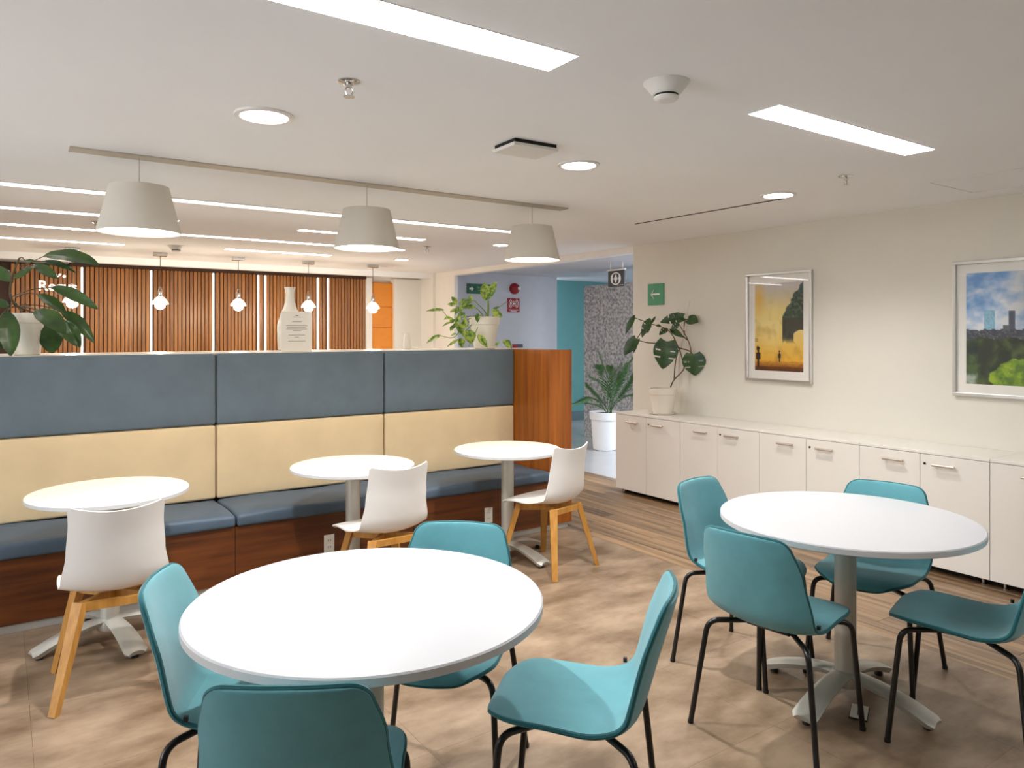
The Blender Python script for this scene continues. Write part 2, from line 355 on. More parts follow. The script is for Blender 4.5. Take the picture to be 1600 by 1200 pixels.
# ------------------------------------------------------------------ banquette
bq = thing('banquette', 'long banquette with slate and beige back cushions over a walnut base', 'banquette', (0, 0, 0))
JX = [-1.22, -.04, 1.157, 2.345, 3.521]; XE = 3.744; ZT = 1.41; YR = 5.72
def cushion(x0, x1, y0, y1, z0, z1, bev, puff=0.0, axis='y'):
    bm = bmesh.new(); bmesh.ops.create_cube(bm, size=1)
    for v in bm.verts: v.co = Vector(((x0+x1)/2+v.co.x*(x1-x0), (y0+y1)/2+v.co.y*(y1-y0), (z0+z1)/2+v.co.z*(z1-z0)))
    bmesh.ops.subdivide_edges(bm, edges=[e for e in bm.edges if abs((e.verts[0].co-e.verts[1].co).x) > .5], cuts=9, use_grid_fill=True)
    bmesh.ops.subdivide_edges(bm, edges=[e for e in bm.edges if abs((e.verts[0].co-e.verts[1].co)[2 if axis == 'y' else 1]) > .25], cuts=5, use_grid_fill=True)
    es = [e for e in bm.edges if len(e.link_faces) == 2 and e.link_faces[0].normal.dot(e.link_faces[1].normal) < .5]
    bm.normal_update(); es = [e for e in bm.edges if len(e.link_faces) == 2 and e.link_faces[0].normal.dot(e.link_faces[1].normal) < .5]
    bmesh.ops.bevel(bm, geom=es, offset=bev, segments=4, profile=.5, affect='EDGES')
    for v in bm.verts:
        a = (v.co.x-x0)/(x1-x0); c = (v.co.z-z0)/(z1-z0) if axis == 'y' else (v.co.y-y0)/(y1-y0)
        bul = max(0, (1-(2*a-1)**8)*(1-(2*c-1)**4))*puff
        if axis == 'y' and v.co.y < (y0+y1)/2: v.co.y -= bul
        if axis == 'z' and v.co.z > (z0+z1)/2: v.co.z += bul+.004*math.sin(v.co.x*9+v.co.y*14)
    me = bpy.data.meshes.new('cushion'); bm.to_mesh(me); bm.free()
    me.polygons.foreach_set('use_smooth', [True]*len(me.polygons)); return me
g = .003
for a, c in zip(JX[:-1], JX[1:]):
    obj('base_panel', MB().box(a+.0015, c-.0015, YB, YB+.03, .045, .384, .001, 1), 'walnut', bq)
    obj('seat_cushion', cushion(a+g, c-g, YB-.03, YBACK+.02, .386, .462, .022, .006, 'z'), 'seat_vinyl', bq, label='slate blue seat cushion')
    obj('lower_back_cushion', cushion(a+g, c-g, YBACK, YBACK+.1, .464, .943, .018, .012), 'beige_fabric', bq, label='beige back cushion')
    obj('upper_back_cushion', cushion(a+g, c-g, YBACK, YBACK+.1, .947, 1.408, .018, .012), 'slate_fabric', bq, label='slate grey upper back cushion')
obj('kick_strip', MB().box(JX[0], XE-.03, YB+.012, YB+.03, 0, .045, .002, 1), 'kick_silver', bq, label='silver kick strip')
obj('end_panel', MB().box(JX[-1], XE, YB-.005, YR, .045, ZT, .002, 1), 'walnut_vertical_lit', bq, label='tall walnut end block')
obj('end_plinth', MB().box(JX[-1]+.02, XE-.03, YB+.03, YR-.03, 0, .045), 'dark_gap', bq)
obj('carcass', MB().box(JX[0], JX[-1], YB+.03, YBACK+.04, .0, .386).box(JX[0], JX[-1], YBACK+.1, YR, 0, ZT-.02), 'walnut', bq)
obj('ledge_top', MB().box(JX[0], JX[-1]-.001, YBACK+.1, YR+.02, ZT-.02, ZT, .002, 1), 'stone_top', bq, label='pale stone ledge on top of the backrest')
def outlet(u, v, lab):
    t = (u-PX)/FPX; ry = FWD.y+RGT.y*t; D = YB/ry; x = D*(FWD.x+RGT.x*t); z = CH+(PY-v)/FPX*D
    o = thing('power_outlet', lab, 'outlet', (x, YB, z), 0, 'outlets in the banquette base')
    obj('cover_plate', MB().box(-.034, .034, -.006, 0, -.057, .057, .002, 2), 'outlet_plastic', o)
    for dz in (-.022, .022):
        s = obj('socket', MB().box(-.016, .016, -.008, -.005, dz-.015, dz+.015, .002, 1), 'outlet_plastic', o)
        obj('slot', MB().box(-.008, -.005, -.0085, -.0078, dz-.006, dz+.006).box(.005, .008, -.0085, -.0078, dz-.006, dz+.006), 'dark_gap', s)
outlet(514, 849, 'white power outlet in walnut base beside the middle white chair')
outlet(763, 805, 'white power outlet in walnut base beside the end of the banquette')

# ------------------------------------------------------------------ cabinets along the right wall
CXF, CT = 4.92, .78; cw = .826; CYS = 5.333
body_me = MB().box(.022, .43, -cw+.001, -.001, .045, CT-.018).mesh('body')
top_me = MB().box(0, .43, -cw+.001, -.001, CT-.018, CT, .0015, 1).mesh('top_panel')
door_me = MB().box(0, .019, -cw/2+.0015, cw/2-cw/2-.0015, .047, CT-.021, .0012, 1).mesh('door')
hd = MB().tube([(-.028, -.068, 0), (-.028, .068, 0)], .0085, 10).bar((0, -.055, 0), (-.028, -.055, 0), .007, .007).bar((0, .055, 0), (-.028, .055, 0), .007, .007).mesh('handle', True)
lock_me = MB().lathe([(.008, -.004), (.008, 0)], 14, axis='x').mesh('lock', True)
foot_me = MB().lathe([(.016, 0), (.016, .006), (.009, .008), (.009, .046)], 14).mesh('foot', True)
cl = ['white cabinet nearest the corridor, its top carrying the monstera pot', 'white cabinet second from the corridor, just right of the monstera',
      'white cabinet third from the corridor, left of the teal chair by the wall', 'white cabinet fourth from the corridor, behind the right-hand white table', 'white cabinet cut off by the right edge of the photo']
for i in range(5):
    c = thing('storage_cabinet', cl[i], 'cabinet', (CXF, CYS-i*cw, 0), 0, 'white storage cabinets along the wall')
    obj('body', body_me, 'cabinet_white', c); obj('top_panel', top_me, 'cabinet_white', c)
    for k in range(2):
        dr = obj('door', door_me, 'cabinet_white', c, (0, -k*cw/2, 0))
        obj('handle', hd, 'handle_metal', dr, (0, -.245 if k == 0 else -.155, .70))
        if k == 1: obj('lock', lock_me, 'black_plastic', dr, (0, -.030, .70))
    for dx in (.06, .38):
        for dy in (-.06, -cw+.06): obj('foot', foot_me, 'chrome', c, (dx, dy, 0))
    obj('plinth', MB().box(.09, .11, -cw+.001, -.001, .002, .045), 'dark_gap', c)

# ------------------------------------------------------------------ tables
def table_meshes(R, zt, th, al):
    d = {}
    d['top'] = MB().lathe([(R-.006, zt-th), (R-.001, zt-th+.004), (R, zt-.003), (R-.003, zt)], 96).mesh('tabletop', 30)
    d['edge'] = MB().lathe([(R-.002, zt-th+.002), (R+.0012, zt-th+.004), (R+.0012, zt-.004), (R-.002, zt-.003)], 96, cap=False).mesh('edge_band', 30)
    d['pole'] = MB().lathe([(.043, .09), (.043, zt-th-.012)], 32).mesh('pole', 30)
    d['plate'] = MB().lathe([(.06, zt-th-.03), (.13, zt-th-.012), (.13, zt-th)], 28).mesh('mounting_plate', 30)
    d['hub'] = MB().lathe([(.03, .05), (.058, .06), (.062, .10), (.052, .118), (.044, .122)], 28).mesh('hub', 40)
    def arm(a, b):
        r = .03+a*al; z = .108-.078*a**1.9; wdt = .036+.014*a; rr = wdt
        if a > .93: rr = wdt*math.sqrt(max(.2, 1-((a-.93)/.07)**2*.55))
        y = (b*2-1)*rr
        return Vector((r, y, z-.010*abs(b*2-1)**3))
    d['arm'] = MB().surf(arm, 18, 8, lambda a, b: .024).mesh('foot_arm', 40)
    d['glide'] = MB().lathe([(.017, 0), (.019, .006), (.012, .022)], 14, (al, 0, 0)).mesh('glide', True)
    return d
def table(name, lab, meshes, loc, rot, topm, edgem, grp):
    t = thing(name, lab, 'table', loc, 0, grp)
    obj('tabletop', meshes['top'], topm, t); obj('edge_band', meshes['edge'], edgem, t)
    obj('mounting_plate', meshes['plate'], 'black_plastic', t); obj('pole', meshes['pole'], 'silver_paint', t); obj('hub', meshes['hub'], 'silver_paint', t)
    for k in range(4):
        a = obj('foot_arm', meshes['arm'], 'silver_paint', t, (0, 0, 0), rot+k*math.pi/2); obj('glide', meshes['glide'], 'black_plastic', a)
    return t
big = table_meshes(.508, .765, .028, .325); small = table_meshes(.365, .75, .024, .31)
GB, GS = 'large round white tables', 'small round tables along the banquette'
table('round_table', 'large round white table nearest the camera, ringed by teal chairs', big, (.89, 2.02, 0), math.radians(49), 'table_white', 'table_edge', GB)
table('round_table', 'large round white table on the right, before the white cabinets', big, (2.94, 1.768, 0), math.radians(6), 'table_white', 'table_edge', GB)
table('bistro_table', 'small round table at the left end of the banquette', small, (.455, 4.215, 0), math.radians(13), 'table_warm_lit', 'table_edge', GS)
table('bistro_table', 'small round table at the middle of the banquette', small, (1.750, 4.21, 0), .1, 'table_warm_lit', 'table_edge', GS)
table('bistro_table', 'small round table beside the walnut end of the banquette', small, (2.868, 4.195, 0), .2, 'table_warm_lit', 'table_edge', GS)

# ------------------------------------------------------------------ teal chairs
def shell(profile, hw, c_side, rc0, rc1, lift=0.0, bow=0.0):
    n = 60; pts = catmull([(x, 0, z) for x, z in profile], n)
    L = [0]
    for a, b in zip(pts, pts[1:]): L.append(L[-1]+(b-a).length)
    T = L[-1]
    def lerp(tab, s):
        for (s0, v0), (s1, v1) in zip(tab, tab[1:]):
            if s <= s1: k = (s-s0)/(s1-s0); k = k*k*(3-2*k); return v0+(v1-v0)*k
        return tab[-1][1]
    def fn(s, t):
        x = s*T; i = 0
        while i < n-1 and L[i+1] < x: i += 1
        k = (x-L[i])/max(1e-9, L[i+1]-L[i]); p = pts[i].lerp(pts[i+1], min(1, k)); tn = (pts[min(i+2, n)]-pts[max(i-1, 0)]).normalized()
        nrm = Vector((tn.z, 0, -tn.x))                # towards the sitter
        w_ = lerp(hw, s); d0 = x; d1 = T-x
        for d, rc in ((d0, rc0), (d1, rc1)):
            if d < rc: w_ = w_-rc+math.sqrt(max(0, rc*rc-(rc-d)**2))
        y = (t*2-1)*w_; e = ((t*2-1)*min(1, w_/lerp(hw, s)))**2
        if nrm.z < 0: nrm = -nrm
        return p+Vector((0, y, 0))+nrm*lerp(c_side, s)*e+tn*lift*e*max(0, (s-.75)/.25)+tn*bow*e*max(0, 1-s/.12)**2-tn*bow*.5*e*max(0, (s-.88)/.12)**2
    return fn
tprof = [(.243, .430), (.228, .449), (.18, .460), (.085, .455), (0, .447), (-.09, .442), (-.15, .452), (-.187, .485), (-.207, .54), (-.233, .63), (-.262, .725), (-.288, .812)]
tfn = shell(tprof, [(0, .186), (.2, .202), (.45, .210), (.6, .214), (.8, .198), (1, .168)], [(0, .006), (.35, .012), (.55, .030), (.8, .034), (1, .024)], .115, .042, 0, .026)
SPL = .52
tth = lambda lo, hi: (lambda a, b: .016+.014*max(0, 1-(2*b-1)**6)*(1-(2*(lo+(hi-lo)*a)-1)**10))
T = {}
T['seat'] = MB().surf(lambda a, b: tfn(a**1.8*SPL, b), 34, 18, tth(0, SPL)).mesh('seat', True)
T['back'] = MB().surf(lambda a, b: tfn(SPL+.004+(1-(1-a)**1.7)*(1-SPL-.004), b), 32, 18, tth(SPL, 1)).mesh('backrest', True)
ez = [.5-.5*math.cos(math.pi*k/60) for k in range(61)]
per = [tfn(s, 0) for s in ez]+[tfn(1, j/10) for j in range(1, 10)]+[tfn(1-s, 1) for s in ez]+[tfn(0, 1-j/10) for j in range(1, 11)]
T['piping'] = MB().tube(per, .0062, 6).mesh('piping', True)
def bend(p0, p1, p2, r, n=6):
    p0, p1, p2 = map(Vector, (p0, p1, p2)); a = (p0-p1).normalized(); b = (p2-p1).normalized(); s = p1+a*r; e = p1+b*r
    return [p0]+[(s.lerp(p1, k/n)).lerp(p1.lerp(e, k/n), k/n) for k in range(n+1)]+[p2]
for nm, fxx, fy in (('lf', .225, .22), ('rf', .225, -.22), ('lr', -.225, .258), ('rr', -.225, -.258)):
    sx = 1 if fxx > 0 else -1; sy = 1 if fy > 0 else -1
    zt = .425 if sx > 0 else .412
    T[nm] = MB().tube(bend((fxx, fy, .004), (sx*.185, sy*(.195 if sx > 0 else .205), zt), (sx*.06, sy*.07, .418), .045), .0105, 10).mesh('leg', True)
    T[nm+'g'] = MB().lathe([(.0115, 0), (.0122, .012)], 10, (fxx, fy, 0)).mesh('glide', True)
T['plate'] = MB().box(-.10, .10, -.09, .09, .409, .421, .004, 1).mesh('seat_plate')
p = tfn(.5, 0.0)
T['tag'] = MB().box(p.x, p.x+.012, p.y-.010, p.y+.002, p.z+.008, p.z+.022, .001, 1).mesh('brand_tab')
def teal_chair(lab, loc, deg):
    c = thing('dining_chair', lab, 'chair', (*loc, 0), math.radians(deg), 'teal upholstered chairs')
    obj('seat', T['seat'], 'teal_fabric', c); obj('backrest', T['back'], 'teal_fabric', c); obj('piping', T['piping'], 'teal_piping', c)
    obj('seat_plate', T['plate'], 'black_metal', c); obj('fabric_tab', T['tag'], 'black_plastic', c, label='small black tab on the seam')
    for nm in ('lf', 'rf', 'lr', 'rr'):
        l = obj('leg', T[nm], 'black_metal', c); obj('glide', T[nm+'g'], 'black_plastic', l)
TC = [('teal chair left of the nearest white table, half hidden behind its top', (.628, 2.297), -27),
      ('teal chair behind the nearest white table, below the middle white chair', (1.270, 2.240), -132),
      ('teal chair in the foreground with its back turned, cut off by the bottom edge', (.635, 1.755), 57),
      ('teal chair right of the nearest white table, its whole seat in view', (1.41, 1.70), 132),
      ('teal chair at the far left of the right-hand white table', (2.885, 2.238), -82),
      ('teal chair before the right-hand white table with its back turned', (2.502, 1.774), 7),
      ('teal chair between the right-hand white table and the cabinets', (3.285, 1.85), 195),
      ('teal chair cut off by the right edge of the photo', (3.025, 1.33), 106)]
for a in TC: teal_chair(*a)

# ------------------------------------------------------------------ white chairs
wprof = [(.232, .425), (.222, .440), (.19, .450), (.11, .449), (.02, .441), (-.06, .436), (-.115, .440), (-.155, .462), (-.178, .51), (-.193, .59), (-.208, .69), (-.232, .80)]
wfn = shell(wprof, [(0, .215), (.2, .222), (.42, .215), (.58, .205), (.75, .186), (.9, .178), (1, .180)], [(0, -.008), (.25, .006), (.5, .040), (.7, .045), (1, .050)], .02, .012, .016)
Wm = {}
Wm['seat'] = MB().surf(lambda a, b: wfn(a*.5, b), 24, 18, .008).mesh('seat', True)
Wm['back'] = MB().surf(lambda a, b: wfn(.5+a*.5, b), 26, 18, .008).mesh('backrest', True)
for k, (sx, sy) in enumerate(((1, 1), (1, -1), (-1, 1), (-1, -1))):
    Wm['leg%d' % k] = MB().bar((sx*.145, sy*.135, .415), (sx*.230, sy*.228, 0), .050, .034, .034, .026, up=(sx, sy, 0)).mesh('leg')
Wm['rail0'] = MB().bar((.15, .14, .395), (-.15, -.14, .395), .024, .024, .042, .042).mesh('cross_rail')
Wm['rail1'] = MB().bar((.15, -.14, .395), (-.15, .14, .395), .024, .024, .040, .040).mesh('cross_rail')
Wm['rail2'] = MB().bar((.15, -.14, .397), (.15, .14, .397), .020, .020, .034, .034).mesh('front_rail')
Wm['rail3'] = MB().bar((-.15, -.14, .397), (-.15, .14, .397), .020, .020, .034, .034).mesh('rear_rail')
def white_chair(lab, loc, deg):
    c = thing('shell_chair', lab, 'chair', (*loc, 0), math.radians(deg), 'white shell chairs at the banquette')
    obj('seat', Wm['seat'], 'white_plastic', c); obj('backrest', Wm['back'], 'white_plastic', c)
    for k in range(4): obj('leg', Wm['leg%d' % k], 'beech', c, label='pale beech leg')
    for k, nm in enumerate(('cross_rail', 'cross_rail', 'front_rail', 'rear_rail')): obj(nm, Wm['rail%d' % k], 'beech', c)
white_chair('white shell chair with beech legs at the leftmost small table', (.42, 3.70), 86)
white_chair('white shell chair with beech legs at the middle small table', (1.793, 3.87), 92)
white_chair('white shell chair with beech legs beside the walnut end panel', (2.99, 3.89), 104)
fo = thing('floor_outlet', 'small cream floor outlet plate under the right-hand white table', 'outlet', (2.86, 1.66, 0), .45)
obj('frame', MB().box(-.06, .06, -.035, .035, 0, .006, .002, 1), 'black_plastic', fo); obj('cover', MB().box(-.056, .056, -.031, .031, .004, .012, .002, 1), 'outlet_plastic', fo)
obj('slot', MB().box(-.04, .04, -.006, .006, .0115, .0126), 'ink_dark', fo)

# ------------------------------------------------------------------ ceiling lights and fittings
def panel(lab, x0, x1, y0, y1, name='linear_light', m='panel_light', grp='linear ceiling lights'):
    t = thing(name, lab, 'ceiling light', ((x0+x1)/2, (y0+y1)/2, ZC), 0, grp); hx, hy = (x1-x0)/2, (y1-y0)/2
    obj('diffuser', MB().box(-hx, hx, -hy, hy, -.003, -.0005), m, t)
    e = .004; obj('trim', MB().box(-hx-e, hx+e, -hy-e, -hy, -.002, 0).box(-hx-e, hx+e, hy, hy+e, -.002, 0).box(-hx-e, -hx, -hy, hy, -.002, 0).box(hx, hx+e, -hy, hy, -.002, 0), 'ceiling_paint', t)
panel('long white ceiling light panel cut off by the top edge', .30, 1.535, 1.84, 2.0)
panel('white ceiling light panel above the right-hand table', 2.515, 3.735, 1.785, 1.93)
panel('unseen white fill light panel added behind the viewer', 2.515, 3.735, -.66, -.5)  # added out of view to brighten the floor at lower right
strips = [('slim ceiling light strip far left, nearest of its row', -1.2, 1.17, 6.38), ('slim ceiling light strip behind the middle pendant', 2.13, 3.34, 6.31),
          ('slim ceiling light strip far left, second row back', -1.2, .75, 7.34), ('slim ceiling light strip behind the middle pendant, second row', 1.35, 3.57, 7.22),
          ('slim ceiling light strip far left, above the left plant', -1.2, 1.03, 8.38), ('slim ceiling light strip nearest the slat wall, above the vase', 1.97, 3.12, 8.18)]
for lab, a, c, y in strips: panel(lab, a, c, y-.045, y+.045, 'strip_light', 'strip_light', 'slim light strips over the far area')
cv = thing('cove_light', 'long cream light strip crossing the ceiling behind the pendants', 'ceiling light', (1.2, 5.33, ZC))
obj('diffuser', MB().box(-2.8, 2.65, -.035, .035, -.004, -.001), 'cove_light', cv); obj('trim', MB().box(-2.8, 2.65, .035, .05, -.014, 0).box(-2.8, 2.65, -.05, -.035, -.006, 0), 'detector_white', cv)
ring_me = MB().lathe([(.092, 0), (.118, 0), (.116, -.008), (.096, -.010), (.092, -.002)], 40, cap=False).mesh('trim_ring', 40)
disc_me = MB().lathe([(.093, -.001), (.093, -.004)], 40).mesh('diffuser')
def downlight(lab, x, y, wts, s=1.0, cam_col=(.99, .98, .96)):
    t = thing('downlight', lab, 'ceiling light', (x, y, ZC), 0, 'round recessed downlights')
    r = obj('trim_ring', ring_me, 'detector_white', t); dd = obj('diffuser', disc_me, 'down_light', t)
    r.scale = dd.scale = (s, s, 1)
    spot('downlight_lamp', (0, 0, -.02), wts, cam_col, t)
downlight('round downlight left of the square ceiling plate, nearest the camera', .893, 3.077, W_DOWN)
downlight('round downlight just right of the square ceiling plate', 2.525, 3.025, W_DOWN, .95)
downlight('round downlight near the right wall', 4.132, 2.946, W_DOWN*.5, .95)
downlight('small distant downlight beside the right pendant', 4.154, 6.19, W_DOWN*.35, .85)
downlight('smallest far downlight near the white pilaster', 3.992, 8.10, W_DOWN*.4, .85)
# pendants
tr = thing('pendant_track', 'flat beige ceiling track carrying the three drum pendants', 'ceiling track', (0, 4.16, ZC))
obj('track_body', MB().box(.28, 3.33, -.05, .05, -.008, 0, .002, 1), 'track_beige', tr); obj('end_cap', MB().box(.275, .281, -.05, .05, -.009, 0), 'track_beige', tr); obj('end_cap', MB().box(3.329, 3.335, -.05, .05, -.009, 0), 'track_beige', tr)
sh_o = MB().lathe([(.139, 2.285), (.196, 2.05), (.194, 2.05), (.137, 2.283), (.03, 2.283), (.03, 2.285), (.139, 2.285)], 56, cap=False).mesh('shade', 30)
sh_i = MB().lathe([(.136, 2.279), (.1935, 2.052), (.1915, 2.052), (.134, 2.277), (.0, 2.277)], 56, cap=False).mesh('shade_lining', 30)
dif = MB().lathe([(.185, 2.075), (.185, 2.079)], 56).mesh('diffuser', 30)
for x, lab in ((.581, 'grey drum pendant lamp on the left, above the leftmost small table'), (1.817, 'grey drum pendant lamp in the middle of the three'), (3.052, 'grey drum pendant lamp on the right, nearest the walnut end panel')):
    p = thing('pendant_lamp', lab, 'pendant lamp', (x, 4.16, 0), 0, 'drum pendants over the banquette tables')
    obj('shade', sh_o, 'shade_grey', p); obj('shade_lining', sh_i, 'shade_grey', p); obj('diffuser', dif, 'shade_inner', p)
    obj('cord', MB().tube([(0, 0, 2.285), (0, 0, ZC-.0085)], .0022, 6), 'track_beige', p); obj('cord_cap', MB().lathe([(.012, 2.284), (.012, 2.296), (.004, 2.304)], 12), 'track_beige', p)
    spot('pendant_glow', (0, 0, 2.06), W_PEND, (1, .87, .68), p, 150, .8, .15)
# small bulb pendants
for i, x in enumerate((.62, 1.46, 2.30, 3.14, 4.0)):
    lab = ['small glass pendant half hidden by the leaves of the left plant', 'small glass pendant second from the left, before the slats', 'small glass pendant in the middle of the slat wall', 'small glass pendant just right of the white vase', 'small glass pendant before the orange cabinet'][i]
    p = thing('bulb_pendant', lab, 'pendant lamp', (x, 8.96, 0), 0, 'small glass pendants before the slat wall')
    obj('canopy', MB().box(-.07, .07, -.03, .03, 2.395, 2.437, .004, 1), 'chrome', p); obj('cord', MB().tube([(0, 0, 2.06), (0, 0, 2.40)], .003, 6), 'black_plastic', p)
    loop = [(.03*math.sin(a)*(.4+.6*(1-math.cos(a))/2), 0, 2.06-.055*(1-math.cos(a))) for a in [k*2*math.pi/20 for k in range(21)]]
    obj('hanging_loop', MB().tube(loop, .005, 6), 'chrome', p); obj('socket', MB().lathe([(.022, 1.945), (.026, 1.96), (.022, 2.0), (.012, 2.01)], 18), 'chrome', p, smooth=40)
    obj('glass_shade', MB().lathe([(.024, 1.95), (.05, 1.935), (.085, 1.885), (.09, 1.865), (.088, 1.865), (.083, 1.884), (.048, 1.932), (.022, 1.947)], 28, cap=False), 'milk_glass', p, smooth=60)
    obj('bulb', MB().lathe([(.012, 1.92), (.04, 1.90), (.056, 1.865), (.05, 1.83), (.028, 1.812), (.004, 1.806)], 20), 'bulb_glow', p, smooth=True)
    l = bpy.data.lights.new('bulb_light', 'POINT'); l.energy = W_BULB; l.color = (1, .86, .66); l.shadow_soft_size = .06
    lo = bpy.data.objects.new('bulb_light', l); COL.objects.link(lo); lo.parent = p; lo.location = (0, 0, 1.76)
# sprinklers, detectors, square plate
def sprinkler(lab, x, y, s=1):
    t = thing('sprinkler', lab, 'sprinkler', (x, y, ZC), 0, 'ceiling fire sprinklers'); t.scale = (s, s, s)
    obj('escutcheon', MB().lathe([(.040, 0), (.040, -.004), (.024, -.010), (.016, -.010)], 24), 'chrome', t, smooth=40)
    obj('body', MB().lathe([(.011, -.008), (.011, -.024), (.007, -.026)], 14), 'chrome', t, smooth=40)
    obj('frame_arms', MB().tube([(.010, 0, -.024), (.015, 0, -.036), (.008, 0, -.052)], .0028, 6).tube([(-.010, 0, -.024), (-.015, 0, -.036), (-.008, 0, -.052)], .0028, 6), 'chrome', t)
    obj('deflector', MB().lathe([(.020, -.054), (.020, -.057)], 16), 'chrome', t)
sprinkler('chrome sprinkler between the long light panel and the left downlight', 1.02, 2.49)
sprinkler('chrome sprinkler below the right ceiling light panel', 3.96, 2.38)
sprinkler('small far sprinkler just left of the left pendant', .64, 6.80)
sprinkler('small far sprinkler right of the middle pendant', 3.62, 6.76)
def detector(lab, x, y, s=1):
    t = thing('smoke_detector', lab, 'smoke detector', (x, y, ZC), 0, 'ceiling smoke detectors'); t.scale = (s, s, s)
    obj('base', MB().lathe([(.083, 0), (.083, -.004), (.078, -.008), (.052, -.040), (.046, -.044)], 36), 'detector_white', t, smooth=35)
    obj('vent_ring', MB().lathe([(.042, -.044), (.042, -.052)], 28), 'dark_gap', t); obj('cap', MB().lathe([(.044, -.051), (.045, -.056), (.036, -.064), (.02, -.066)], 28), 'detector_white', t, smooth=35)
detector('white conical smoke detector between the two ceiling light panels', 1.96, 1.86)
detector('small far smoke detector below the left pendant', 1.48, 8.17)
t = thing('ceiling_plate', 'square white plate hung just below the ceiling', 'ceiling plate', (2.06, 2.86, ZC), math.radians(-2))
obj('plate', MB().box(-.125, .125, -.095, .095, -.034, -.018, .002, 1), 'detector_white', t); obj('shaded_gap', MB().box(-.118, .118, -.088, .088, -.018, 0), 'dark_gap', t)  # dark block painted in for the shade between plate and ceiling

# ------------------------------------------------------------------ corridor fittings
def at_y(u, v, y):
    t = (u-PX)/FPX; return at(u, v, y/(FWD.y+RGT.y*t))
def at_x(u, v, x):
    t = (u-PX)/FPX; return at(u, v, x/(FWD.x+RGT.x*t))
cl_ = thing('corridor_fill_light', 'added cool white fill panel inside the corridor, out of view', 'ceiling light', (6.9, 5.2, 2.47), 0)  # unseen panel added to light the corridor
obj('diffuser', MB().box(-.3, .3, -.9, .9, -.004, -.001), 'corridor_fill_light', cl_); obj('trim', MB().box(-.32, .32, -.92, -.9, -.01, 0).box(-.32, .32, .9, .92, -.01, 0).box(-.32, -.3, -.9, .9, -.01, 0).box(.3, .32, -.9, .9, -.01, 0), 'detector_white', cl_)
cl_ = thing('corridor_fill_light', 'added cool white fill panel deep in the corridor, out of view', 'ceiling light', (8.9, 5.6, 2.47), 0)  # second added panel, hidden by the right wall
obj('diffuser', MB().box(-.5, .5, -.6, .6, -.004, -.001), 'corridor_fill_light', cl_); obj('trim', MB().box(-.52, .52, -.62, -.6, -.01, 0).box(-.52, .52, .6, .62, -.01, 0).box(-.52, -.5, -.6, .6, -.01, 0).box(.5, .52, -.6, .6, -.01, 0), 'detector_white', cl_)
GY = 9.6
a, c = at_y(729, 443, GY), at_y(766, 460, GY)
t = thing('exit_route_sign', 'dark green evacuation sign on the grey wall, partly behind leaves', 'sign', ((a.x+c.x)/2, GY, (a.z+c.z)/2)); W2, H2 = (c.x-a.x)/2, (a.z-c.z)/2
obj('board', MB().box(-W2, W2, -.012, 0, -H2, H2, .003, 1), 'sign_green_dark', t)
k = H2*.5; ax = -W2*.62
obj('arrow', MB().prism([(-k, -k*.4), (0, -k*.4), (0, -k), (k, 0), (0, k), (0, k*.4), (-k, k*.4)], lambda p, q, d: Vector((ax+p, d, q)), -.014, -.011), 'sign_white', t)
text_on('lettering', 'Ruta de', H2*.55, (W2*.15, -.013, H2*.15), 0, 'sign_text_green', t, .003); text_on('lettering', 'Evacuación', H2*.5, (W2*.3, -.013, -H2*.45), 0, 'sign_text_green', t, .003)
a = at_y(803, 451, GY)
t = thing('fire_alarm', 'round red alarm with white lens on the grey wall', 'alarm', a)
obj('dome', MB().lathe([(.088, 0), (.088, -.03), (.075, -.06), (.04, -.08), (.01, -.083)], 32, axis='y'), 'alarm_red', t, smooth=40); obj('lens', MB().lathe([(.028, -.055), (.026, -.095), (.012, -.105)], 18, (.04, 0, .0), axis='y'), 'sign_white', t, smooth=40)
a = at_y(802, 477, GY)
t = thing('alarm_sign', 'square red alarm sign with white sound waves below the round alarm', 'sign', a)
obj('board', MB().box(-.117, .117, -.01, 0, -.11, .11, .003, 1), 'sign_red', t)
obj('dot', MB().lathe([(.018, -.013), (.018, -.009)], 16, (0, 0, .025), axis='y'), 'sign_white', t)
obj('inner_ring', MB().tube([(.038*math.cos(q), -.011, .025+.038*math.sin(q)) for q in [k*math.pi/12 for k in range(25)]], .004, 6), 'sign_white', t)
for r in (.062, .088):
    for sgn in (0, math.pi): obj('sound_wave', MB().tube([(r*math.cos(sgn+q), -.011, .025+r*math.sin(sgn+q)) for q in [(-55+k*10)*math.pi/180 for k in range(12)]], .0055, 6), 'sign_white', t)
for dz, hw_ in ((-.075, .09), (-.093, .06)): obj('caption_line', MB().box(-hw_, hw_, -.0115, -.009, dz-.005, dz+.005), 'sign_white', t)
a, c = at_y(801, 538, GY), at_y(816, 543, GY)
t = thing('small_wall_plate', 'small red and grey plate low on the grey corridor wall', 'sign', ((a.x+c.x)/2, GY, (a.z+c.z)/2))
obj('plate', MB().box(-.10, .10, -.008, 0, -.028, .028, .002, 1), 'sign_charcoal', t); obj('red_field', MB().box(-.10, -.01, -.0095, -.007, -.02, .02), 'sign_red', t)
